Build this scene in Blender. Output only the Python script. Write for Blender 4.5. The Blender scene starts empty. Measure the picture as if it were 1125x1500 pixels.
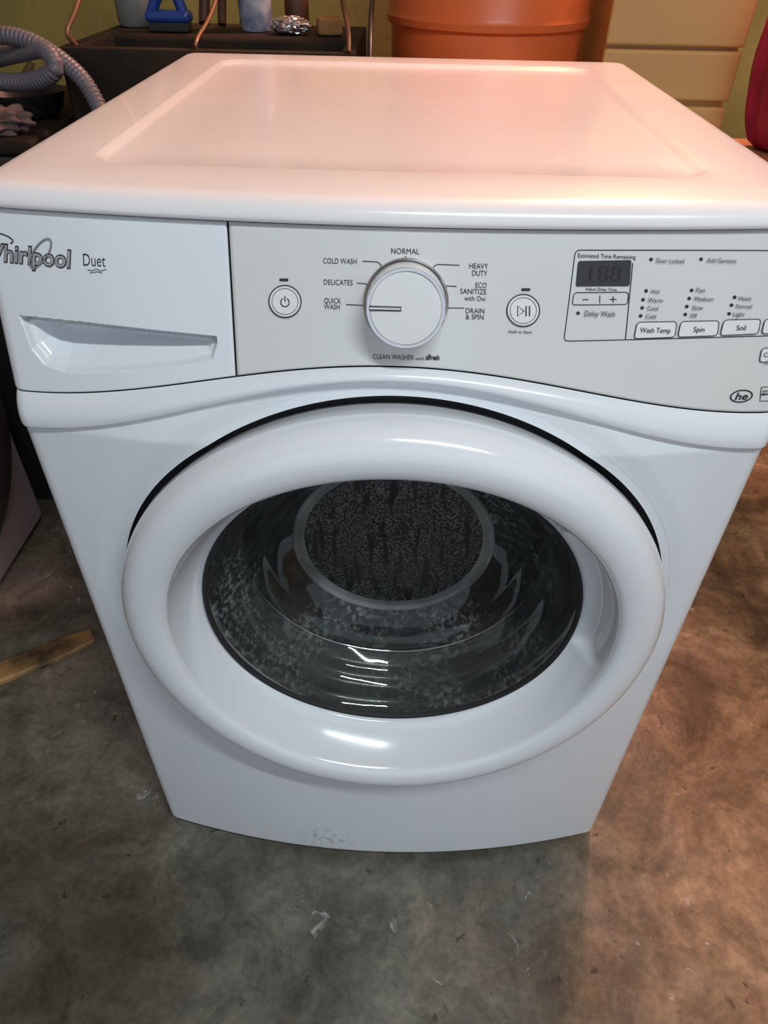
import bpy, bmesh, math, random
from mathutils import Matrix, Vector
random.seed(4)
COL=bpy.context.scene.collection
pi=math.pi; h=0.343
def clamp(a,b,c): return max(b,min(c,a))
def sstep(a,b,x):
    t=clamp((x-a)/(b-a),0,1); return t*t*(3-2*t)
# ---------------------------------------------------------------- materials
def mat(name,col,rough=.5,metal=0,coat=0,bump=0,bscale=60,var=0,vscale=5,col2=None,spec=None):
    m=bpy.data.materials.new(name); m.use_nodes=True; nt=m.node_tree; b=nt.nodes['Principled BSDF']
    b.inputs['Base Color'].default_value=(*col,1); b.inputs['Roughness'].default_value=rough
    b.inputs['Metallic'].default_value=metal; b.inputs['Coat Weight'].default_value=coat
    if spec is not None: b.inputs['Specular IOR Level'].default_value=spec
    tc=nt.nodes.new('ShaderNodeTexCoord')
    n=nt.nodes.new('ShaderNodeTexNoise'); n.inputs['Scale'].default_value=vscale; n.inputs['Detail'].default_value=6
    nt.links.new(tc.outputs['Object'],n.inputs['Vector'])
    r=nt.nodes.new('ShaderNodeValToRGB'); r.color_ramp.elements[0].position=.35; r.color_ramp.elements[1].position=.68
    c2=col2 or tuple(c*(1-var) for c in col)
    r.color_ramp.elements[0].color=(*c2,1); r.color_ramp.elements[1].color=(*col,1)
    nt.links.new(n.outputs['Fac'],r.inputs['Fac']); nt.links.new(r.outputs['Color'],b.inputs['Base Color'])
    if bump:
        n2=nt.nodes.new('ShaderNodeTexNoise'); n2.inputs['Scale'].default_value=bscale; n2.inputs['Detail'].default_value=4
        bp=nt.nodes.new('ShaderNodeBump'); bp.inputs['Strength'].default_value=bump; bp.inputs['Distance'].default_value=.01
        nt.links.new(tc.outputs['Object'],n2.inputs['Vector']); nt.links.new(n2.outputs['Fac'],bp.inputs['Height']); nt.links.new(bp.outputs['Normal'],b.inputs['Normal'])
    return m
M_white=mat('white_enamel',(.74,.78,.82),.25,coat=.35,var=.03)
# scuffed patch low on the front panel (dried soap marks)
nt=M_white.node_tree; B_=nt.nodes['Principled BSDF']; src=B_.inputs['Base Color'].links[0].from_socket
tc_=nt.nodes.new('ShaderNodeTexCoord'); mp_=nt.nodes.new('ShaderNodeMapping'); mp_.inputs['Location'].default_value=(.085,0,-.050); mp_.inputs['Scale'].default_value=(1,0,1)
nt.links.new(tc_.outputs['Object'],mp_.inputs['Vector'])
ln=nt.nodes.new('ShaderNodeVectorMath'); ln.operation='LENGTH'; nt.links.new(mp_.outputs[0],ln.inputs[0])
mr=nt.nodes.new('ShaderNodeMapRange'); mr.inputs[1].default_value=.015; mr.inputs[2].default_value=.050; mr.inputs[3].default_value=1; mr.inputs[4].default_value=0; nt.links.new(ln.outputs['Value'],mr.inputs[0])
nn=nt.nodes.new('ShaderNodeTexNoise'); nn.inputs['Scale'].default_value=110; nn.inputs['Detail'].default_value=5; nt.links.new(tc_.outputs['Object'],nn.inputs['Vector'])
rp=nt.nodes.new('ShaderNodeValToRGB'); rp.color_ramp.elements[0].position=.54; rp.color_ramp.elements[1].position=.6; nt.links.new(nn.outputs['Fac'],rp.inputs['Fac'])
mm=nt.nodes.new('ShaderNodeMath'); mm.operation='MULTIPLY'; nt.links.new(mr.outputs[0],mm.inputs[0]); nt.links.new(rp.outputs[0],mm.inputs[1])
mi=nt.nodes.new('ShaderNodeMixRGB'); mi.inputs[2].default_value=(.52,.54,.57,1); nt.links.new(mm.outputs[0],mi.inputs[0]); nt.links.new(src,mi.inputs[1]); nt.links.new(mi.outputs[0],B_.inputs['Base Color'])

M_lid=mat('white_lid_enamel',(.84,.82,.83),.24,coat=.3,var=.04,vscale=9)
M_door=mat('white_door_plastic',(.76,.80,.84),.18,coat=.5,var=.02)
M_drawer=mat('drawer_plastic',(.74,.78,.82),.2,coat=.4,var=.02)
M_panel=mat('control_panel_silver',(.65,.66,.65),.38,coat=.2,var=.02)
M_dark=mat('dark_gap',(.012,.012,.014),.7)
M_ink=mat('label_ink',(.02,.02,.025),.5)
M_logo=mat('logo_grey',(.42,.42,.43),.3,metal=.3)
M_btn=mat('button_white',(.74,.75,.75),.3,coat=.3)
M_chrome=mat('chrome',(.75,.75,.76),.12,metal=1)
M_disp=mat('display_black',(.012,.010,.010),.12,coat=.5)
M_seg=mat('display_segment',(.020,.015,.015),.3)
M_rub=mat('rubber_gasket',(.11,.12,.11),.28,coat=.5,var=.6,vscale=16)
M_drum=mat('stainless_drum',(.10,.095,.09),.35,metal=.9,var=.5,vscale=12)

def finish(name,me,m=None,parent=None,smooth=True):
    if m:
        for mm in (m if isinstance(m,(list,tuple)) else [m]): me.materials.append(mm)
    if smooth:
        for p in me.polygons: p.use_smooth=True
    o=bpy.data.objects.new(name,me); COL.objects.link(o)
    if parent: o.parent=parent
    return o
def mk(name,v,f,m=None,parent=None,smooth=True,angle=None):
    me=bpy.data.meshes.new(name); me.from_pydata(v,[],f); me.validate(); me.update()
    bm=bmesh.new(); bm.from_mesh(me); bmesh.ops.remove_doubles(bm,verts=bm.verts,dist=1e-6)
    if angle:
        for e in bm.edges:
            if len(e.link_faces)==2 and e.calc_face_angle(0)>math.radians(angle): e.smooth=False
    bm.to_mesh(me); bm.free()
    return finish(name,me,m,parent,smooth)
def empty(name,loc=(0,0,0)):
    e=bpy.data.objects.new(name,None); COL.objects.link(e); e.empty_display_size=.05; return e
def grid(fn,nu,nv,keep=None):
    v=[fn(i/nu,j/nv) for j in range(nv+1) for i in range(nu+1)]; f=[]
    for j in range(nv):
        for i in range(nu):
            a=j*(nu+1)+i; q=(a,a+1,a+nu+2,a+nu+1)
            if keep and not keep([v[k] for k in q]): continue
            f.append(q)
    return v,f
def bevbox(name,x0,x1,y0,y1,z0,z1,m,parent=None,bev=.004,seg=3,rotz=0,taper=0):
    bm=bmesh.new(); bmesh.ops.create_cube(bm,size=1)
    cx,cy,cz=(x0+x1)/2,(y0+y1)/2,(z0+z1)/2
    for v in bm.verts:
        k=1-taper*(.5-v.co.z)
        v.co=Vector((v.co.x*(x1-x0)*k,v.co.y*(y1-y0)*k,v.co.z*(z1-z0)))
    if bev: bmesh.ops.bevel(bm,geom=bm.edges[:],offset=bev,segments=seg,affect='EDGES',profile=.5)
    bmesh.ops.rotate(bm,verts=bm.verts,cent=(0,0,0),matrix=Matrix.Rotation(rotz,3,'Z'))
    for v in bm.verts: v.co+=Vector((cx,cy,cz))
    for f in bm.faces: f.smooth=False
    me=bpy.data.meshes.new(name); bm.to_mesh(me); bm.free()
    return finish(name,me,m,parent,False)
def lathe_z(name,prof,c,m,parent=None,n=48,angle=35):
    v=[];f=[]
    for (r,z) in prof:
        for i in range(n):
            a=2*pi*i/n; v.append((c[0]+r*math.cos(a),c[1]+r*math.sin(a),c[2]+z))
    for j in range(len(prof)-1):
        for i in range(n): f.append((j*n+i,j*n+(i+1)%n,(j+1)*n+(i+1)%n,(j+1)*n+i))
    if prof[0][0]>1e-5: f.append(tuple(range(n))[::-1])
    if prof[-1][0]>1e-5: f.append(tuple((len(prof)-1)*n+i for i in range(n)))
    return mk(name,v,f,m,parent,True,angle)
CX=.005; CZ=.540
EX=1.036   # the door is very slightly wider than tall
def lathe_y(name,prof,m,parent=None,n=160,cx=CX,cz=CZ,bul=.0,mod=None,angle=None):
    v=[];f=[]
    for k,(r,y) in enumerate(prof):
        ex=1.022+.014*sstep(.225,.262,r)
        for i in range(n):
            a=2*pi*i/n
            rr=r+(mod(k,a) if mod else 0)
            x=rr*math.cos(a)*ex; z=rr*math.sin(a)
            v.append((cx+x,y-bul*(1-(x/.285)**2),cz+z))
    for j in range(len(prof)-1):
        for i in range(n): f.append((j*n+i,j*n+(i+1)%n,(j+1)*n+(i+1)%n,(j+1)*n+i))
    return mk(name,v,f,m,parent,True,angle)
def catmull(pts,res=14):
    P=[Vector(p) for p in pts]; P=[P[0]*2-P[1]]+P+[P[-1]*2-P[-2]]; out=[]
    for i in range(1,len(P)-2):
        for k in range(res):
            t=k/res; a,b,c,d=P[i-1],P[i],P[i+1],P[i+2]
            out.append(.5*((2*b)+(c-a)*t+(2*a-5*b+4*c-d)*t*t+(3*b-a-3*c+d)*t**3))
    out.append(P[-2]); return out
def tube(name,pts,r,m,parent=None,n=12,corr=0,pitch=.008,res=14):
    C=catmull(pts,res)
    if corr:
        D=[C[0]]; step=pitch/4; acc=0
        for a,b in zip(C[:-1],C[1:]):
            L=(b-a).length
            while acc+L>=step:
                t=(step-acc)/L; a=a+(b-a)*t; D.append(a.copy()); L=(b-a).length; acc=0
                if L<1e-9: break
            acc+=L
        C=D
    v=[];f=[]; up=Vector((0,0,1))
    for i,p in enumerate(C):
        T=(C[min(i+1,len(C)-1)]-C[max(i-1,0)]).normalized()
        s=T.cross(up)
        if s.length<1e-3: s=Vector((1,0,0))
        s.normalize(); w=s.cross(T); up=w
        rr=r+(corr*(1 if i%4 in(0,1) else -1) if corr else 0)
        for k in range(n):
            a=2*pi*k/n; v.append(tuple(p+s*rr*math.cos(a)+w*rr*math.sin(a)))
    for i in range(len(C)-1):
        for k in range(n): f.append((i*n+k,i*n+(k+1)%n,(i+1)*n+(k+1)%n,(i+1)*n+k))
    f.append(tuple(range(n))); f.append(tuple((len(C)-1)*n+k for k in range(n))[::-1])
    return mk(name,v,f,m,parent)

# ---------------------------------------------------------------- washing machine
W=empty('washing_machine')
def cr(x):
    r=.014; d=abs(x)-(h-r)
    return 0 if d<=0 else r-math.sqrt(max(0,r*r-d*d))
def S(x,z):
    k=clamp((z-.77)/.18,0,1); b=.04-.015*k+.006*sstep(.25,0,z); return .045*k-b*(1-(x/h)**2)
def zc(x): return .800+.046*(.5+.5*math.cos(pi*clamp(x/.36,-1,1)))
def zt(x): return .768+.068*(.5+.5*math.cos(pi*clamp(x/.36,-1,1)))
def rd(x,z): return math.hypot((x-CX)/EX,z-CZ)
def front(u,s):
    x=-h+2*h*u; z=.012+(zt(x)-.012)*s
    r=rd(x,z); y=S(x,z)+cr(x)
    y+=.005*(1-sstep(.281,.312,r))
    y+=.010*(1-sstep(.012,.022,z))**2
    return (x,y,z)
v,f=grid(front,300,330,keep=lambda q: all(rd(p[0],p[2])>.288 for p in q))
mk('front_panel',v,f,M_white,W)
# circular opening: smooth annulus blending into the panel, then a dark gap channel
def ann(u,s):
    a=2*pi*u; r=.2812+(.2935-.2812)*s
    x=CX+r*EX*math.cos(a); z=CZ+r*math.sin(a)
    return (x,S(x,z)+cr(x)+.005*(1-sstep(.281,.312,r))-.0002+.0006*s,z)
v,f=grid(ann,300,6); mk('door_opening_edge',v,[q[::-1] for q in f],M_white,W)
def chan(u,s):
    a=2*pi*u; r=[.2812,.2810,.268][int(round(s*2))]; x=CX+r*EX*math.cos(a); z=CZ+r*math.sin(a)
    return (x,S(x,z)+.005+[0,.014,.016][int(round(s*2))],z)
v,f=grid(chan,300,2); mk('door_gap_channel',v,f,M_dark,W,False)
v=[];f=[]
prof=[(.014,.012),(.014,.77),(.059,.949),(.745,.949),(.745,.012)]
for sx in(-h,h):
    for (y,z) in prof: v.append((sx,y,z))
f=[(4,3,2,1,0),(5,6,7,8,9),(3,4,9,8),(0,5,9,4),(2,3,8,7)]
mk('cabinet_shell',v,f,M_white,W,False)
def trim(u,s):
    x=-h+2*h*u; z0=zt(x);z1=zc(x); z=z0+(z1-z0)*s
    y=S(x,z)+cr(x)
    bulge=.007*math.sin(pi*clamp(.12+s*.9,0,1))**.6
    if s<.02: bulge=-.006
    return (x,y-bulge,z)
v,f=grid(trim,200,24); mk('console_trim',v,f,M_white,W)
XS=-.132
# panel artwork units (1 unit ~ 0.54 mm) -> position on the curved console
def A(u,v):
    du=u-562.0; k=(.000541+(v-400)*1.7e-7)*(1+.037*(du/563)**2)
    x=-.010+(v-400)*2e-5*.7+du*k
    z=.95-.0005*(v-.0212*du-328)-.008*(x/.31)**2
    return x,z
pocket=[A(*p) for p in [(20,466),(120,474),(315,491),(316,505),(309,528),(255,540),(180,551),(120,557),(85,557),(55,546),(36,520)]]
def inpoly(x,z,P):
    c=False; dmin=9
    for i in range(len(P)):
        x1,z1=P[i];x2,z2=P[(i+1)%len(P)]
        if (z1>z)!=(z2>z) and x<(x2-x1)*(z-z1)/(z2-z1)+x1: c=not c
        L=(x2-x1)**2+(z2-z1)**2; t=clamp(((x-x1)*(x2-x1)+(z-z1)*(z2-z1))/L,0,1)
        dmin=min(dmin,math.hypot(x-x1-t*(x2-x1),z-z1-t*(z2-z1)))
    return c,dmin
def topz(x):
    a,b=pocket[0],pocket[2]; return a[1]+(b[1]-a[1])*(x-a[0])/(b[0]-a[0])
def dpan(u,s):
    x0=-h+.0015; x1=XS-.0008; x=x0+(x1-x0)*u; zb=zc(x)+.0012; z=zb+(.9475-zb)*s
    y=S(x,z)+cr(x)-.002
    c,d=inpoly(x,z,pocket)
    if c:
        top=topz(x)-z
        if top<.006: y+=.040*clamp(d/.0015,0,1)
        else: y+=.008*sstep(0,.0025,d)+.032*sstep(.003,.024,d)
    e=min(x1-x,z-zb,.9475-z); y+=.002*(1-clamp(e/.0015,0,1))**2
    return (x,y,z)
v,f=grid(dpan,260,190); mk('detergent_drawer_front',v,f,M_drawer,W)
def cpan(u,s):
    x0=XS+.0008; x1=h-.0015; x=x0+(x1-x0)*u; zb=zc(x)+.0012; z=zb+(.9475-zb)*s
    y=S(x,z)+cr(x)-.002
    e=min(x-x0,z-zb,.9475-z); y+=.002*(1-clamp(e/.0015,0,1))**2
    return (x,y,z)
v,f=grid(cpan,300,90); mk('control_panel',v,f,M_panel,W)
def backf(x0,x1):
    def g(u,s):
        x=x0+(x1-x0)*u; z=zc(x)-.002+(.957-zc(x))*s
        return (x,S(x,z)+cr(x)+.0035,z)
    return g
v,f=grid(backf(-.1345,h-.002),90,20); mk('console_gap_back',v,f,M_dark,W)
def seamg(u,s):
    x=-h+.002+(2*h-.004)*u; z=.944+.012*s; return (x,S(x,z)+cr(x)+.0035,z)
v,f=grid(seamg,90,2); mk('lid_gap',v,f,M_dark,W)
def lowg(u,s):
    x=-h+.002+(.21)*u; z=zc(x)-.002+.006*s; return (x,S(x,z)+cr(x)+.001,z)
v,f=grid(lowg,60,2); mk('drawer_gap',v,f,M_dark,W)

# lid
def outline(x0,x1,y0,y1,rf,rb,bul,ns=30,nc=10):
    P=[]
    def side(ax,ay,bx,by):
        for i in range(ns):
            t=i/ns; P.append([ax+(bx-ax)*t,ay+(by-ay)*t])
    def corner(cx,cy,r,a0):
        for i in range(nc):
            a=a0+(pi/2)*i/nc; P.append([cx+r*math.cos(a),cy+r*math.sin(a)])
    side(x0+rf,y0,x1-rf,y0); corner(x1-rf,y0+rf,rf,-pi/2)
    side(x1,y0+rf,x1,y1-rb); corner(x1-rb,y1-rb,rb,0)
    side(x1-rb,y1,x0+rb,y1); corner(x0+rb,y1-rb,rb,pi/2)
    side(x0,y1-rb,x0,y0+rf); corner(x0+rf,y0+rf,rf,pi)
    for p in P:
        wgt=1-sstep(y0+.02,y0+.12,p[1]); p[1]-=bul*wgt*max(0,1-(p[0]/h)**2)
    return P
rings=[]
def lidring(off,z,rf=.03,rb=.02):
    a=outline(-h-.001+off,h+.001-off,.038+off,.752-off,max(.004,rf-off*.5),max(.004,rb-off*.5),.025*(1-off*2))
    rings.append([(p[0],p[1],z) for p in a])
lidring(.008,.949); lidring(.0015,.9495); lidring(0,.9505); lidring(0,.9535)
for i in range(1,9):
    a=pi/2*i/8; lidring(.020*(1-math.cos(a)),.9535+.0135*math.sin(a))
lidring(.032,.9676); lidring(.045,.9679)
def inner(g,z,r):
    a=outline(-.268+g,.268-g,.100+g,.672-g,r,r,.006)
    rings.append([(p[0],p[1],z) for p in a])
inner(0,.9682,.035);inner(.003,.9679,.034); inner(.009,.9645,.030);inner(.013,.9636,.028);inner(.06,.9636,.02);inner(.15,.9636,.01);inner(.262,.9636,.003)
N=len(rings[0]); v=[p for r in rings for p in r]; f=[]
for j in range(len(rings)-1):
    for i in range(N): f.append((j*N+i,j*N+(i+1)%N,(j+1)*N+(i+1)%N,(j+1)*N+i))
f.append(tuple((len(rings)-1)*N+i for i in range(N)))
mk('lid',v,f,M_lid,W)

# door
prof=[(.266,.022),(.273,-.006),(.2765,-.018),(.2775,-.030),(.2768,-.039),(.2738,-.047),(.268,-.053),(.261,-.0565),(.253,-.058),(.245,-.0575),(.238,-.0555),(.2335,-.0525),(.2310,-.049),(.2298,-.045),(.227,-.036),(.221,-.022),(.2145,-.010),(.209,-.003),(.206,-.0005),(.2045,.001),(.2035,.004),(.2035,.012)]
def mod(k,a):
    if 14<=k<=18:
        d=abs((a-math.radians(14)+pi)%(2*pi)-pi)
        w=sstep(math.radians(26),math.radians(22),d); return (.0,.007,.012,.012,.004)[k-14]*w
    return 0
lathe_y('door_ring',prof,M_door,W,n=300,bul=.02,mod=mod)
def glassmat():
    m=bpy.data.materials.new('door_glass'); m.use_nodes=True; nt=m.node_tree; nt.nodes.clear()
    o=nt.nodes.new('ShaderNodeOutputMaterial'); tr=nt.nodes.new('ShaderNodeBsdfTransparent'); tr.inputs[0].default_value=(.64,.68,.66,1)
    gl=nt.nodes.new('ShaderNodeBsdfGlossy'); gl.inputs['Roughness'].default_value=.04; gl.inputs[0].default_value=(.9,.95,.95,1)
    fr=nt.nodes.new('ShaderNodeFresnel'); fr.inputs['IOR'].default_value=1.5
    tc=nt.nodes.new('ShaderNodeTexCoord')
    nb=nt.nodes.new('ShaderNodeTexNoise'); nb.inputs['Scale'].default_value=9; nb.inputs['Detail'].default_value=2; nt.links.new(tc.outputs['Object'],nb.inputs['Vector'])
    bp=nt.nodes.new('ShaderNodeBump'); bp.inputs['Strength'].default_value=.2; bp.inputs['Distance'].default_value=.02; nt.links.new(nb.outputs['Fac'],bp.inputs['Height']); nt.links.new(bp.outputs[0],gl.inputs['Normal'])
    mx=nt.nodes.new('ShaderNodeMixShader'); nt.links.new(fr.outputs[0],mx.inputs[0]); nt.links.new(tr.outputs[0],mx.inputs[1]); nt.links.new(gl.outputs[0],mx.inputs[2])
    # water residue: fine speckle gathered in patches + a thin even film
    n=nt.nodes.new('ShaderNodeTexNoise'); n.inputs['Scale'].default_value=130; n.inputs['Detail'].default_value=5; n.inputs['Roughness'].default_value=.7
    nt.links.new(tc.outputs['Object'],n.inputs['Vector']); r=nt.nodes.new('ShaderNodeValToRGB'); r.color_ramp.elements[0].position=.48; r.color_ramp.elements[1].position=.66
    r.color_ramp.elements[0].color=(0.0,.0,.0,1); r.color_ramp.elements[1].color=(.8,.8,.8,1); nt.links.new(n.outputs['Fac'],r.inputs['Fac'])
    n3=nt.nodes.new('ShaderNodeTexNoise'); n3.inputs['Scale'].default_value=8; n3.inputs['Detail'].default_value=4; nt.links.new(tc.outputs['Object'],n3.inputs['Vector'])
    r3=nt.nodes.new('ShaderNodeValToRGB'); r3.color_ramp.elements[0].position=.45; r3.color_ramp.elements[1].position=.68; r3.color_ramp.elements[0].color=(.05,.05,.05,1); r3.color_ramp.elements[1].color=(.75,.75,.75,1); nt.links.new(n3.outputs['Fac'],r3.inputs['Fac'])
    mu=nt.nodes.new('ShaderNodeMath'); mu.operation='MULTIPLY_ADD'; mu.inputs[2].default_value=.05; nt.links.new(r.outputs[0],mu.inputs[0]); nt.links.new(r3.outputs[0],mu.inputs[1])
    df=nt.nodes.new('ShaderNodeBsdfDiffuse'); df.inputs[0].default_value=(.30,.33,.32,1)
    m2=nt.nodes.new('ShaderNodeMixShader'); nt.links.new(mu.outputs[0],m2.inputs[0]); nt.links.new(mx.outputs[0],m2.inputs[1]); nt.links.new(df.outputs[0],m2.inputs[2])
    nt.links.new(m2.outputs[0],o.inputs[0]); return m
def facemat():
    m=bpy.data.materials.new('condensation_glass'); m.use_nodes=True; nt=m.node_tree; b=nt.nodes['Principled BSDF']
    b.inputs['Roughness'].default_value=.3
    tc=nt.nodes.new('ShaderNodeTexCoord')
    mp=nt.nodes.new('ShaderNodeMapping'); mp.inputs['Scale'].default_value=(1,1,.14); nt.links.new(tc.outputs['Object'],mp.inputs['Vector'])
    n=nt.nodes.new('ShaderNodeTexNoise'); n.inputs['Scale'].default_value=110; n.inputs['Detail'].default_value=4; nt.links.new(mp.outputs[0],n.inputs['Vector'])
    vo=nt.nodes.new('ShaderNodeTexNoise'); vo.inputs['Scale'].default_value=380; vo.inputs['Detail'].default_value=3; nt.links.new(tc.outputs['Object'],vo.inputs['Vector'])
    r1=nt.nodes.new('ShaderNodeValToRGB'); r1.color_ramp.elements[0].position=.38; r1.color_ramp.elements[1].position=.46; nt.links.new(n.outputs['Fac'],r1.inputs['Fac'])
    r2=nt.nodes.new('ShaderNodeValToRGB'); r2.color_ramp.elements[0].position=.46; r2.color_ramp.elements[1].position=.66; nt.links.new(vo.outputs['Fac'],r2.inputs['Fac'])
    mu=nt.nodes.new('ShaderNodeMath'); mu.operation='MULTIPLY'; nt.links.new(r1.outputs[0],mu.inputs[0]); nt.links.new(r2.outputs[0],mu.inputs[1])
    mi=nt.nodes.new('ShaderNodeMixRGB'); mi.inputs[1].default_value=(.005,.006,.006,1); mi.inputs[2].default_value=(.11,.115,.115,1); nt.links.new(mu.outputs[0],mi.inputs[0])
    nt.links.new(mi.outputs[0],b.inputs['Base Color'])
    bp=nt.nodes.new('ShaderNodeBump'); bp.inputs['Strength'].default_value=.5; bp.inputs['Distance'].default_value=.001; nt.links.new(mu.outputs[0],bp.inputs['Height']); nt.links.new(bp.outputs[0],b.inputs['Normal'])
    return m
M_glass=glassmat()
gp=[(.2035,-.012),(.200,-.009),(.1955,-.001),(.194,.002),(.1935,.005),(.1865,.020),(.179,.036),(.1765,.038),(.1745,.042),(.164,.060),(.153,.075),(.150,.0765),(.148,.080),(.134,.092),(.122,.100)]
lathe_y('door_glass_bowl',gp,M_glass,W,n=160)
lathe_y('bowl_ring',[(.122,.100),(.119,.103),(.114,.1045),(.108,.104)],mat('frosted_ring',(.20,.215,.21),.3,coat=.5,col2=(.03,.033,.032),vscale=9),W,n=120)
lathe_y('bowl_face',[(.108,.104),(.09,.102),(.06,.100),(.03,.099),(.0,.099)],facemat(),W,n=96)
lathe_y('inner_clamp',[(.2045,-.012),(.203,-.0145),(.2005,-.013),(.1995,-.008)],M_dark,W,n=160)
lathe_y('rubber_gasket',[(.222,.002),(.212,.010),(.205,.020),(.207,.034),(.201,.040),(.193,.046),(.197,.060),(.189,.068),(.179,.072),(.175,.078),(.180,.086),(.187,.095),(.190,.11)],M_rub,W,n=140)
lathe_y('metal_lip',[(.184,.074),(.178,.0715),(.1745,.0765),(.178,.082)],M_chrome,W,n=140)
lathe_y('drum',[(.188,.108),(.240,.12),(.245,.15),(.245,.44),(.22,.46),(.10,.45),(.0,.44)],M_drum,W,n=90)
# drum perforations (dark dimples on the drum wall)
v=[];f=[]
for ja in range(10):
    for ia in range(72):
        a=2*pi*(ia+.5*(ja%2))/72; y=.15+.028*ja; base=len(v); R_=.2435
        for k in range(8):
            b_=2*pi*k/8; aa=a+.0035*math.cos(b_)/R_; v.append((CX+R_*1.036*math.cos(aa)*.985,y+.0035*math.sin(b_),CZ+R_*math.sin(aa)))
        f.append(tuple(range(base,base+8)))
mk('drum_perforations',v,f,M_dark,W,False)

# knob
kx,kz=A(594,438); ky=S(kx,kz)-.002
tilt=math.atan(.045/.18)
def orient(o,loc): o.matrix_world=Matrix.Translation(loc)@Matrix.Rotation(-tilt,4,'X')
def knobpart(name,prof,m):
    n=96;v=[];f=[]
    for (r,y) in prof:
        for i in range(n):
            a=2*pi*i/n; v.append((r*math.cos(a),-y,r*math.sin(a)))
    for j in range(len(prof)-1):
        for i in range(n): f.append((j*n+i,(j+1)*n+i,(j+1)*n+(i+1)%n,j*n+(i+1)%n))
    o=mk(name,v,f,m,W,True,40); orient(o,(kx,ky,kz)); return o
knobpart('dial_base',[(.0345,-.004),(.0345,.001),(.0338,.0025),(.0325,.003),(.032,.0015)],M_chrome)
knobpart('dial_body',[(.0318,-.002),(.0314,.010),(.0308,.020),(.0302,.0225)],M_btn)
knobpart('dial_chrome_rim',[(.0302,.0215),(.0305,.0242),(.0298,.0257),(.0280,.0258),(.0272,.0245)],M_chrome)
knobpart('dial_face',[(.0275,.0238),(.0270,.0246),(.02,.0250),(.0,.0252)],M_btn)
o=bevbox('dial_pointer',-.0285,-.004,-.0268,-.0246,-.0010,.0010,M_chrome,W,.0004,2); orient(o,(kx,ky,kz))
o=bevbox('dial_pointer_groove',-.0285,-.0035,-.0258,-.0242,-.0019,.0017,M_ink,W,.0003,2); orient(o,(kx,ky,kz))

# labels
def onpanel(u,v,off):
    x,z=A(u,v); return (x,S(x,z)+cr(x)-.002-off,z)
INK=[[],[]]; LOG=[[],[]]; SEG=[[],[]]; BTN=[[],[]]; DIS=[[],[]]
def add(buf,v,f):
    b=len(buf[0]); buf[0].extend(v); buf[1].extend([tuple(i+b for i in q) for q in f])
def label(t,u0,u1,vc,cap,buf=INK,shear=0,off=.0006,bold=0,rise=.02):
    c=bpy.data.curves.new('t','FONT'); c.body=t; c.shear=shear; c.offset=bold; c.resolution_u=3
    o=bpy.data.objects.new('t',c); COL.objects.link(o); dg=bpy.context.evaluated_depsgraph_get()
    me=bpy.data.meshes.new_from_object(o.evaluated_get(dg)); V=[p.co.copy() for p in me.vertices]; F=[tuple(p.vertices) for p in me.polygons]
    bpy.data.objects.remove(o); bpy.data.meshes.remove(me); bpy.data.curves.remove(c)
    if not V: return
    a=min(p.x for p in V); b=max(p.x for p in V); out=[]
    for p in V:
        du=(p.x-a)/(b-a)*(u1-u0); u=u0+du; w=vc+cap/2-(p.y/.69)*cap+rise*(du-(u1-u0)/2); out.append(onpanel(u,w,off))
    add(buf,out,F)
def stroke(P,w,closed=False,buf=INK,off=.0006):
    Q=[]; n=len(P)
    for i in range(n if closed else n-1):
        a=P[i]; b=P[(i+1)%n]; L=math.hypot(b[0]-a[0],b[1]-a[1]); m=max(1,int(L/10))
        for k in range(m): Q.append((a[0]+(b[0]-a[0])*k/m,a[1]+(b[1]-a[1])*k/m))
    if not closed: Q.append(P[-1])
    P=Q; n=len(P); V=[];F=[]
    for i,p in enumerate(P):
        a=P[(i-1)%n] if (closed or i>0) else p; b=P[(i+1)%n] if (closed or i<n-1) else p
        tx,ty=b[0]-a[0],b[1]-a[1]; L=math.hypot(tx,ty) or 1; nx,ny=-ty/L*w/2,tx/L*w/2
        V.append(onpanel(p[0]+nx,p[1]+ny,off)); V.append(onpanel(p[0]-nx,p[1]-ny,off))
    for i in range(n if closed else n-1):
        j=(i+1)%n; F.append((2*i,2*j,2*j+1,2*i+1))
    add(buf,V,F)
def ell(cu,cv,ru,rv,n=40,rot=0,a0=0,a1=2*pi,end=False):
    out=[]
    for i in range(n+(1 if end else 0)):
        a=a0+(a1-a0)*i/n; x=ru*math.cos(a); y=rv*math.sin(a)
        out.append((cu+x*math.cos(rot)-y*math.sin(rot),cv+x*math.sin(rot)+y*math.cos(rot)))
    return out
def disc(cu,cv,ru,rv,buf,off=.0006,n=24,rot=0):
    V=[onpanel(*p,off) for p in ell(cu,cv,ru,rv,n,rot)]; add(buf,V,[tuple(range(n))])
def rrect(q,r):
    out=[]
    for i in range(4):
        p=Vector(q[i]).to_2d(); a=Vector(q[i-1]); b=Vector(q[(i+1)%4]); da=(a-p).normalized()*r; db=(b-p).normalized()*r
        for k in range(6):
            t=k/5; out.append(tuple((p+da)*(1-t)**2+p*2*t*(1-t)+(p+db)*t*t))
    return out
def fillpoly(P,buf,off):
    V=[onpanel(*p,off) for p in P]; c=onpanel(sum(p[0] for p in P)/len(P),sum(p[1] for p in P)/len(P),off)
    n=len(V); add(buf,V+[c],[(i,(i+1)%n,n) for i in range(n)])
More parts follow.
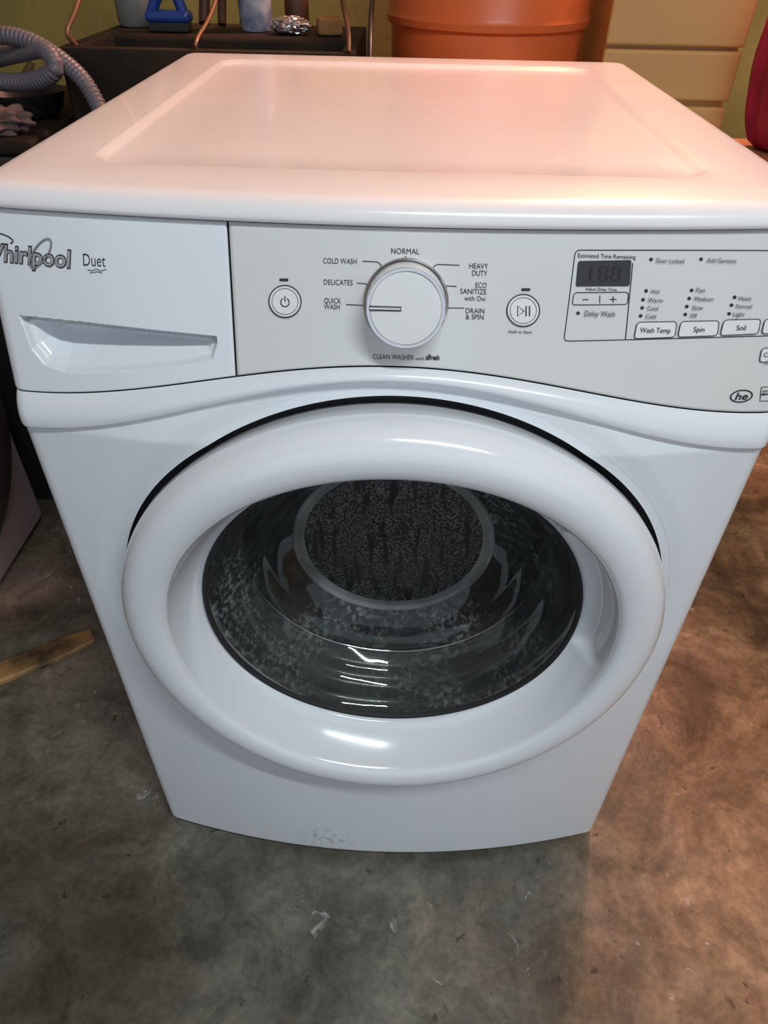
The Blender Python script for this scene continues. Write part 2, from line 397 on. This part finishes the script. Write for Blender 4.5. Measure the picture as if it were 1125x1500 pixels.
for L in [('NORMAL',573,614,364,7.5),('COLD WASH',474,523,378,7.5),('DELICATES',475,517,408,7.5),('QUICK',475,500,434.5,7.5),('WASH',475,498,443.5,7.5),
 ('HEAVY',686,713,384,7.5),('DUTY',690,712,394,7.5),('ECO',695,711,411,7.5),('SANITIZE',673,711,420,7.5),('with Oxi',679,709,430,7),('DRAIN',681,708,448,7.5),('& SPIN',681,707,457,7.5),
 ('CLEAN WASHER',546,606,518,7.5),('with',608,621,520,5),('Hold to Start',743,777,479,5),('Estimated Time Remaining',842,924,369,6),('Adjust Delay Time',853,898,416,4.5)]: label(*L)
label('affresh',623,643,518,8,bold=.03)
for L in [('Delay Wash',852,896,451,8),('Door Locked',953,993,374,6.5),('Add Garment',1025,1067,373,6.5),('Hot',947,959,418,6.5),('Warm',943,964,431,6.5),('Cool',942,958,443,6.5),('Cold',940,955,455,6.5),
 ('Fast',1011,1024,416,6.5),('Medium',1009,1036,429,6.5),('Slow',1006,1022,442,6.5),('Off',1004,1014,454,6.5),('Heavy',1072,1091,428,6.5),('Normal',1069,1092,440,6.5),('Light',1065,1082,452,6.5),
 ('Wash Temp',933,976,476,8),('Spin',1009,1025,475,8),('Soil',1071,1085,473,8),('End',1119,1133,471,8),('Control',1113,1142,517,7.5),('Lock',1115,1130,531,4)]: label(*L,shear=.15,off=.0016)
for (a,b) in [(946,373),(1017,372),(940,418),(936,431),(935,443),(933,455),(1005,417),(1002,429),(999,441),(997,453),(1067,427),(1063,439),(1060,452),(843,451)]: disc(a,b,2.6,2.6,INK)
disc(594,372,1.2,1.2,INK)
for P in [[(531,378),(553,379),(561,385)],[(523,409),(542,410)],[(507,440),(531,441)],[(672,383),(640,382),(628,389)],[(668,413),(650,412)],[(679,444),(656,444)]]: stroke(P,1.2)
stroke(rrect([(838,361),(1160,358),(1160,486),(823,493)],7),1.3,True)
stroke([(920,378),(912,490)],1.3)
stroke(rrect([(837,421),(915,420),(914,438),(834,439)],5),1.2,True)
stroke([(849,431),(858,431)],1.3); stroke([(874,425),(874,436)],1.2); stroke([(888,430.5),(898,430.5)],1.3); stroke([(893,426),(893,435.5)],1.3)
for q in [[(928,464),(985,463),(983,487),(924,489)],[(991,463),(1046,462),(1044,485),(987,487)],[(1053,461),(1106,460),(1103,483),(1048,485)],[(1112,460),(1165,459),(1163,482),(1108,483)],[(1110,506),(1160,506),(1160,529),(1107,529)]]:
    P=rrect(q,6); fillpoly(P,BTN,.001); stroke(P,1.2,True,off=.0013)
fillpoly(rrect([(842,376),(918,374),(916,411),(839,412)],3),DIS,.0008)
label('188',858,905,393,22,buf=SEG,off=.0014,shear=.1)
for (cu,cv) in [(418,436),(764,447)]:
    disc(cu,cv,22.5,22.5,BTN,.0008,40); stroke(ell(cu,cv,23.5,23.5),1.6,True,off=.0012); stroke(ell(cu,cv,19,19),.7,True,off=.0012)
stroke(ell(418,437,6.2,6.2,24,a0=-pi/2+.5,a1=1.5*pi-.5,end=True),1.5,off=.0013); stroke([(418,428),(418,436)],1.6,off=.0013)
stroke([(756,440),(756,455),(765,447.5)],1.6,True,off=.0013); stroke([(768,440),(768,455)],1.7,off=.0013); stroke([(773,440),(773,455)],1.7,off=.0013)
fillpoly(rrect([(410,403),(423,403),(423,407),(410,407)],1.5),INK,.0006); fillpoly(rrect([(761,415),(774,415),(774,419),(761,419)],1.5),INK,.0006)
stroke(ell(1084,586,16,10,40,-.1),2.2,True); label('he',1074,1094,586,12,bold=.02,shear=.3)
stroke([(1113,572),(1150,570),(1150,596),(1112,596)],1.2,True); fillpoly([(1114,583),(1150,583),(1150,586),(1114,586)],INK,.0007); label('energy',1115,1145,578,6,off=.0008)
label('Whirlpool',-32,104,371,26,bold=.045,shear=.1,rise=.09)
label('Whirlpool',-30.5,102.5,371,24.5,buf=LOG,bold=.008,shear=.1,off=.0010,rise=.09)
stroke(ell(58,368,25,10,40,-.95),2.4,True,buf=INK,off=.0013); stroke(ell(58,368,25,10,40,-.95),1.2,True,buf=LOG,off=.0015)
stroke(ell(0,346,18,6,20,.3,a0=pi*.9,a1=pi*2.2,end=True),1.8)
label('Duet',121,154,378,18,shear=.0,bold=-.006,rise=.05)
stroke([(127,392),(133,394),(140,391),(147,394),(155,391)],1.0); stroke([(130,397),(136,396),(142,395),(149,397)],.9)
mk('printed_labels',*INK,M_ink,W,False); mk('emblem_fill',*LOG,M_logo,W,False); mk('display_segments',*SEG,M_seg,W,False); mk('button_caps',*BTN,M_btn,W,False); mk('display_window',*DIS,M_disp,W,False)
for i,(x,y) in enumerate([(-.28,.06),(.28,.06),(-.28,.69),(.28,.69)]): lathe_z('foot_%d'%(i+1),[(.022,0),(.022,.008),(.01,.010),(.01,.02)],(x,y,0),M_dark,W,24)

# ---------------------------------------------------------------- room
def floor_mat():
    m=bpy.data.materials.new('stained_concrete'); m.use_nodes=True; nt=m.node_tree; b=nt.nodes['Principled BSDF']
    tc=nt.nodes.new('ShaderNodeTexCoord')
    def noise(s,d=8,dist=0):
        n=nt.nodes.new('ShaderNodeTexNoise'); n.inputs['Scale'].default_value=s; n.inputs['Detail'].default_value=d; n.inputs['Distortion'].default_value=dist; n.inputs['Roughness'].default_value=.62; nt.links.new(tc.outputs['Object'],n.inputs['Vector']); return n
    def ramp(n,stops):
        r=nt.nodes.new('ShaderNodeValToRGB'); e=r.color_ramp.elements
        while len(e)<len(stops): e.new(.5)
        for k,(p,c) in enumerate(stops): e[k].position=p; e[k].color=(*c,1)
        nt.links.new(n.outputs[0],r.inputs['Fac']); return r
    def mix(a,bb,f,mode='MIX'):
        x=nt.nodes.new('ShaderNodeMixRGB'); x.blend_type=mode
        nt.links.new(a.outputs[0],x.inputs[1]); nt.links.new(bb.outputs[0],x.inputs[2])
        if isinstance(f,(int,float)): x.inputs[0].default_value=f
        else: nt.links.new(f.outputs[0],x.inputs[0])
        return x
    base=ramp(noise(3.2,8,.7),[(.36,(.055,.055,.043)),(.5,(.105,.104,.086)),(.66,(.19,.185,.155))])
    rust_lit=ramp(noise(5.2,9,.9),[(.36,(.080,.040,.018)),(.5,(.20,.115,.058)),(.66,(.36,.235,.135))])  # rust stains, with the warm bulb's orange light painted into the colour
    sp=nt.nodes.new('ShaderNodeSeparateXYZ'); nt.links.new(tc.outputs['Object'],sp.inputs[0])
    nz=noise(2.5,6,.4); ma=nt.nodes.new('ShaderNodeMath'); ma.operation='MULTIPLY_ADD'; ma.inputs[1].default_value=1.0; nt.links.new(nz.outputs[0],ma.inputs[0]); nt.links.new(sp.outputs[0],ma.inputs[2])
    rf=ramp(ma,[(.66,(.08,.08,.08)),(.98,(.85,.85,.85))])  # mask rises to the right, the side painted as lit
    c=mix(base,rust_lit,rf)
    fine=ramp(noise(90,5),[(.3,(.5,.5,.5)),(.7,(1.4,1.4,1.4))]); c=mix(c,fine,.5,'MULTIPLY')
    mid=ramp(noise(11,10,1.6),[(.38,(.50,.50,.48)),(.60,(1.25,1.25,1.25))]); c=mix(c,mid,.6,'MULTIPLY')
    spots=ramp(noise(30,3,.3),[(.29,(.2,.18,.15)),(.34,(1,1,1))]); c=mix(c,spots,.8,'MULTIPLY')
    w=ramp(noise(22,10,1.8),[(.635,(0,0,0)),(.70,(.7,.7,.7))]); wm=ramp(noise(3.1,3,0),[(.52,(0,0,0)),(.6,(1,1,1))]); w=mix(w,wm,1.0,'MULTIPLY')
    white=nt.nodes.new('ShaderNodeRGB'); white.outputs[0].default_value=(.5,.5,.48,1); c=mix(c,white,w)
    nt.links.new(c.outputs[0],b.inputs['Base Color'])
    rr=ramp(noise(4,6,.5),[(.35,(.26,.26,.26)),(.65,(.65,.65,.65))]); nt.links.new(rr.outputs[0],b.inputs['Roughness'])
    bp=nt.nodes.new('ShaderNodeBump'); bp.inputs['Strength'].default_value=.3; bp.inputs['Distance'].default_value=.003; nt.links.new(noise(50,5).outputs['Fac'],bp.inputs['Height']); nt.links.new(bp.outputs[0],b.inputs['Normal'])
    return m
M_wall=mat('olive_wall_paint',(.34,.32,.09),.7,var=.35,vscale=3,bump=.1)
M_wall2=mat('side_wall_paint',(.34,.28,.21),.7,var=.25,vscale=2,bump=.1)
M_ceil=mat('ceiling_paint',(.45,.42,.38),.8,var=.15)
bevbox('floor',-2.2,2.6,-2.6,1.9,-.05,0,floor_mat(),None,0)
bevbox('wall_back',-2.2,2.6,1.75,1.85,0,2.5,M_wall,None,0)
bevbox('wall_left',-2.2,-2.1,-2.6,1.75,0,2.5,M_wall2,None,0)
bevbox('wall_right',2.5,2.6,-2.6,1.75,0,2.5,M_wall2,None,0)
bevbox('ceiling',-2.2,2.6,-2.6,1.85,2.5,2.55,M_ceil,None,0)

G=empty('clothes_dryer')
M_gm=mat('grey_metal',(.34,.31,.325),.35,metal=.3,var=.15,vscale=6); M_dk=mat('dark_plastic',(.02,.02,.022),.35,coat=.2)
bevbox('cabinet',-1.50,-.84,.10,.731,.015,.93,M_gm,G,.012)
def lathe_x(name,prof,c,m,parent,n=96):
    v=[];f=[]
    for (r,x) in prof:
        for i in range(n):
            a=2*pi*i/n; v.append((c[0]+x,c[1]+r*math.cos(a),c[2]+r*math.sin(a)))
    for j in range(len(prof)-1):
        for i in range(n): f.append((j*n+i,j*n+(i+1)%n,(j+1)*n+(i+1)%n,(j+1)*n+i))
    return mk(name,v,f,m,parent,True,40)
lathe_x('door_rim',[(.300,-.002),(.300,.008),(.297,.012),(.292,.014),(.288,.012)],(-.84,.425,.40),M_gm,G)
lathe_x('door',[(.290,.010),(.282,.026),(.255,.036),(.2,.030),(.1,.02),(0,.018)],(-.84,.425,.40),M_dk,G)
for i,(x,y) in enumerate([(-1.4,.18),(-.92,.18),(-1.4,.66),(-.92,.66)]): lathe_z('foot_%d'%(i+1),[(.025,0),(.025,.01),(.015,.018)],(x,y,0),M_dk,G,20)

M_wood=mat('scorched_wood',(.42,.24,.09),.6,col2=(.05,.03,.018),vscale=14,bump=.2)
a=Vector((-.83,.215)); b=Vector((-.600,.370)); d=(b-a); ang=math.atan2(d.y,d.x)
v=[];f=[];nx=24
rows=[(-.026,.001),(-.027,.010),(-.022,.013),(.020,.014),(.026,.010),(.026,.001)]
for i in range(nx+1):
    t=i/nx; w=1-.35*sstep(.8,1,t)+random.uniform(-.05,.05)
    for (yy,zz) in rows:
        p=a+d*(t+(random.uniform(-.01,.01) if i==nx else 0)); q=Vector((-math.sin(ang),math.cos(ang)))*yy*w; v.append((p.x+q.x,p.y+q.y,zz))
for i in range(nx):
    for k in range(6): f.append((i*6+k,i*6+(k+1)%6,(i+1)*6+(k+1)%6,(i+1)*6+k))
f.append(tuple(range(6))); f.append(tuple(nx*6+k for k in range(6))[::-1])
mk('wood_scrap',v,f,M_wood,None,False)

M_or=mat('orange_plastic',(.80,.17,.045),.35,var=.25,vscale=6)
O=empty('orange_trash_bin')
lathe_z('bin_body',[(.165,0),(.17,.01),(.203,.955),(.203,.960),(.212,.966),(.214,.978),(.209,.986),(.209,1.16),(.217,1.165),(.217,1.19),(.205,1.19),(.198,1.17),(.165,.03),(0,.03)],(.172,1.285,0),M_or,O,72)
T=empty('tan_storage_cabinet'); M_tan=mat('tan_metal',(.72,.43,.15),.45,var=.15,vscale=4)
bevbox('cabinet_body',.402,.672,1.16,1.52,.02,1.25,M_tan,T,.006)
for i,(z0,z1) in enumerate([(.03,.42),(.43,.84),(.85,.938),(.944,1.24)]): bevbox('drawer_front_%d'%(i+1),.399,.675,1.142,1.162,z0,z1,M_tan,T,.006)
bevbox('plinth',.41,.665,1.17,1.51,0,.03,M_dk,T,.002)
M_red=mat('red_nylon',(.55,.02,.08),.5,var=.5,vscale=9,bump=.4,bscale=14)
M_stool=mat('stool_wood',(.40,.17,.07),.5,var=.4,vscale=14)
ST=empty('wooden_stool'); bevbox('seat',.665,.855,.93,1.12,.765,.789,M_stool,ST,.005)
for i,(x,y) in enumerate([(.70,.955),(.83,.955),(.70,1.095),(.83,1.095)]): bevbox('leg_%d'%(i+1),x-.014,x+.014,y-.014,y+.014,0,.766,M_stool,ST,.003)
for i,(x,y0,y1) in enumerate([(.70,.96,1.09),(.83,.96,1.09)]): bevbox('rung_%d'%(i+1),x-.009,x+.009,y0,y1,.30,.32,M_stool,ST,.002)
n1,n2=48,34;v=[];f=[]
for j in range(n2+1):
    t=j/n2; r=.035+.062*math.sin(pi*min(1,t*1.02))**.5*(1-.15*t) if t<.97 else .02
    for i in range(n1):
        a=2*pi*i/n1; rr=r*(1+.10*math.sin(5*a+3*t)+.06*math.sin(11*a+7*t)); v.append((.744+.018*t+rr*math.cos(a)*.9,1.025+rr*math.sin(a)*.9,.790+.43*t))
for j in range(n2):
    for i in range(n1): f.append((j*n1+i,j*n1+(i+1)%n1,(j+1)*n1+(i+1)%n1,(j+1)*n1+i))
f.append(tuple(range(n1))[::-1]); f.append(tuple(n2*n1+i for i in range(n1)))
R=empty('red_bag'); mk('bag_body',v,f,M_red,R)
tube('bag_strap',[(.755,1.01,1.21),(.745,1.01,1.26),(.762,1.015,1.29),(.78,1.02,1.26),(.77,1.03,1.21)],.006,M_red,R)
# utility sink
M_sink=mat('black_sink_plastic',(.010,.009,.008),.7,vscale=9,col2=(.035,.022,.012),spec=.2)
U=empty('utility_sink')
def quadring(z_o,x0,x1,y0,y1,xi0,xi1,yi0,yi1,zb):
    v=[(x0,y0,z_o-.20),(x1,y0,z_o-.20),(x1,y1,z_o-.20),(x0,y1,z_o-.20),(x0,y0,z_o),(x1,y0,z_o),(x1,y1,z_o),(x0,y1,z_o),
       (xi0,yi0,z_o),(xi1,yi0,z_o),(xi1,yi1,z_o),(xi0,yi1,z_o),(xi0+.02,yi0+.02,zb),(xi1-.02,yi0+.02,zb),(xi1-.02,yi1-.02,zb),(xi0+.02,yi1-.02,zb)]
    f=[]
    for a,b in((0,4),(4,8),(8,12)):
        for i in range(4): f.append((a+i,a+(i+1)%4,b+(i+1)%4,b+i))
    f.append((12,13,14,15)); f.append((3,2,1,0)); return v,f
v,f=quadring(.945,-.62,-.088,.93,1.36,-.59,-.115,.96,1.13,.80)
o=mk('basin',v,f,M_sink,U,False); bv=o.modifiers.new('b','BEVEL'); bv.width=.008; bv.segments=3
for i,(x,y) in enumerate([(-.59,.97),(-.12,.97),(-.59,1.32),(-.12,1.32)]): bevbox('leg_%d'%(i+1),x-.02,x+.02,y-.02,y+.02,0,.76,M_sink,U,.004)
zl=.9465
def bottle(name,x,y,r,hh,body,cap):
    B=empty(name); lathe_z('bottle_body',[(r*.9,0),(r,.008),(r,hh*.62),(r*.85,hh*.74),(r*.4,hh*.84),(r*.38,hh*.88)],(x,y,zl),body,B,36)
    lathe_z('bottle_cap',[(r*.45,hh*.86),(r*.45,hh*.98),(r*.4,hh)],(x,y,zl),cap,B,28); return B
M_gb=mat('grey_bottle_plastic',(.24,.25,.24),.4,var=.3,vscale=20); M_wb=mat('white_bottle_plastic',(.55,.58,.62),.35,col2=(.05,.07,.22),vscale=22); M_blue=mat('blue_plastic',(.015,.06,.32),.35,var=.3); M_brn=mat('brown_handle',(.10,.04,.02),.5,var=.4,vscale=20)
bottle('detergent_jug',-.572,1.27,.042,.24,M_gb,M_gb); bottle('cleaner_bottle',-.312,1.23,.034,.24,M_wb,M_blue)
BR=empty('scrub_brush')
bevbox('brush_head',-.525,-.435,1.16,1.205,zl+.015,zl+.035,M_blue,BR,.008)
bevbox('bristles',-.52,-.44,1.164,1.20,zl,zl+.016,M_dk,BR,.002)
tube('brush_handle',[(-.515,1.183,zl+.03),(-.50,1.183,zl+.055),(-.485,1.183,zl+.075),(-.465,1.183,zl+.07),(-.450,1.183,zl+.03)],.011,M_blue,BR)
def stick(name,p,q,r,m): tube(name,[p,tuple((Vector(p)+Vector(q))/2),q],r,m)
stick('hammer_handle',(-.415,1.20,zl+.012),(-.405,1.30,1.14),.011,M_brn); stick('hammer_handle',(-.378,1.20,zl+.010),(-.380,1.31,1.12),.009,M_brn)
M_foil=mat('foil',(.5,.5,.52),.35,metal=1,bump=.6,bscale=40)
bm=bmesh.new(); bmesh.ops.create_icosphere(bm,subdivisions=4,radius=1)
for p in bm.verts:
    k=1+random.uniform(-.10,.10); p.co=Vector((p.co.x*.040*k-.235,p.co.y*.035*k+1.19,max(zl,p.co.z*.016*k+zl+.013)))
me=bpy.data.meshes.new('foil'); bm.to_mesh(me); bm.free(); finish('crumpled_foil',me,M_foil,None,False)
M_sp=mat('tan_sponge',(.30,.15,.05),.8,bump=.4,bscale=90)
bevbox('sponge',-.180,-.130,1.16,1.20,zl,zl+.03,M_sp,None,.006,3,.2)
SC=empty('spray_can'); lathe_z('can_body',[(.022,0),(.026,.004),(.026,.13),(.020,.145),(.012,.15)],(-.235,1.30,zl),M_brn,SC,32); lathe_z('can_cap',[(.017,.148),(.017,.175),(.013,.182)],(-.235,1.30,zl),M_dk,SC,24)
K=empty('storage_crate'); bevbox('crate_body',-1.25,-.655,.80,1.30,0,.80,M_dk,K,.01); bevbox('crate_lid',-1.26,-.645,.79,1.31,.80,.825,M_sink,K,.008)
PN=empty('frying_pan'); lathe_z('pan_body',[(.0,0),(.050,0),(.066,.012),(.076,.042),(.078,.043),(.074,.041),(.063,.016),(.046,.006),(0,.006)],(-.728,.985,.826),M_dk,PN,48)
tube('pan_handle',[(-.755,1.055,.864),(-.765,1.09,.875),(-.78,1.16,.885)],.008,M_dk,PN)
def rag(name,cx,cy,cz,rx,ry,rz,m,seed):
    random.seed(seed); ph=[random.uniform(0,6) for _ in range(6)]
    bm=bmesh.new(); bmesh.ops.create_icosphere(bm,subdivisions=5,radius=1)
    for p in bm.verts:
        c=p.co; k=1+.14*math.sin(6*c.x+ph[0]+3*c.z)+.12*math.sin(8*c.y+ph[1]+5*c.x)+.10*math.sin(13*c.z+ph[2]+6*c.y)
        p.co=Vector((cx+c.x*rx*k,cy+c.y*ry*k,max(cz,cz+rz*.6+c.z*rz*k)))
    for q in bm.faces: q.smooth=True
    me=bpy.data.meshes.new(name); bm.to_mesh(me); bm.free(); return finish(name,me,m)
rag('cleaning_rag',-.712,.845,.826,.046,.036,.026,mat('rag_tan',(.28,.17,.12),.9,col2=(.09,.06,.07),vscale=22,bump=.4),3)
rag('cleaning_rag',-.82,.86,.826,.045,.04,.024,mat('rag_wine',(.20,.03,.06),.9,var=.5,vscale=18,bump=.4),8)
M_hose=mat('grey_hose',(.15,.14,.165),.4,var=.2)
tube('drain_hose',[(-1.05,1.0,.90),(-.90,.96,.955),(-.76,.93,.962),(-.67,.92,.958),(-.60,.90,.928),(-.55,.87,.885),(-.53,.85,.80),(-.53,.84,.5),(-.53,.86,.016)],.0140,M_hose,corr=.0012)
tube('drain_hose',[(-1.08,1.0,.89),(-.95,.96,.885),(-.80,.93,.892),(-.70,.91,.893),(-.635,.885,.905),(-.605,.875,.925),(-.63,.90,.945),(-.69,.94,.935),(-.80,1.0,.91)],.0140,M_hose,corr=.0012)
M_cop=mat('copper_tube',(.30,.16,.09),.35,metal=.5); M_blk=mat('black_cable',(.02,.02,.02),.4)
tube('supply_tube_1',[(-.60,.97,.945),(-.605,.96,.965),(-.59,.99,1.0),(-.575,1.05,1.06),(-.56,1.15,1.19)],.0045,M_cop,U)
tube('supply_tube_1_upper',[(-.56,1.15,1.19),(-.55,1.25,1.26),(-.54,1.74,1.3)],.0045,M_cop,U)
tube('supply_tube_2',[(-.375,.95,.945),(-.372,.96,.96),(-.362,1.08,1.0),(-.356,1.35,1.12),(-.356,1.74,1.2)],.0035,M_cop,U)
tube('supply_tube_3',[(-.185,1.74,1.2),(-.17,1.45,1.10),(-.135,1.2,1.03),(-.105,1.0,.975),(-.10,.94,.945)],.0045,M_brn,U)
tube('power_cable',[(-.064,1.74,1.2),(-.064,1.4,1.12),(-.064,1.05,1.0),(-.062,.93,.93),(-.06,.85,.80),(-.06,.80,.4),(-.06,.82,.008)],.005,M_blk)

# ---------------------------------------------------------------- lights
def alight(name,loc,rot,e,c,sx,sy):
    l=bpy.data.lights.new(name,'AREA'); l.shape='RECTANGLE'; l.size=sx; l.size_y=sy; l.energy=e; l.color=c
    o=bpy.data.objects.new(name,l); COL.objects.link(o); o.location=loc; o.rotation_euler=rot; return o
l=bpy.data.lights.new('warm_bulb','POINT'); l.energy=105; l.color=(1,.50,.38); l.shadow_soft_size=.10
o=bpy.data.objects.new('warm_bulb',l); COL.objects.link(o); o.location=(.70,1.5,2.15)
alight('ceiling_tube_light',(.62,-1.0,2.44),(0,0,-.25),32,(.90,.98,1),1.2,.03)
w=bpy.data.worlds.new('world'); bpy.context.scene.world=w; w.use_nodes=True; w.node_tree.nodes['Background'].inputs[0].default_value=(.78,.88,1,1); w.node_tree.nodes['Background'].inputs[1].default_value=.82
cam=bpy.data.cameras.new('camera'); co=bpy.data.objects.new('camera',cam); COL.objects.link(co)
R3=Matrix.Rotation(.0149,3,'Z')@Matrix.Rotation(pi/2-.70455,3,'X')@Matrix.Rotation(.02121,3,'Z')
co.matrix_world=Matrix.Translation((.00217,-.53105,1.1279))@R3.to_4x4()
cam.sensor_fit='VERTICAL'; cam.sensor_height=36; cam.lens=36*1021.06/1500; cam.clip_start=.02
bpy.context.scene.camera=co
bpy.context.scene.view_settings.view_transform='Standard'
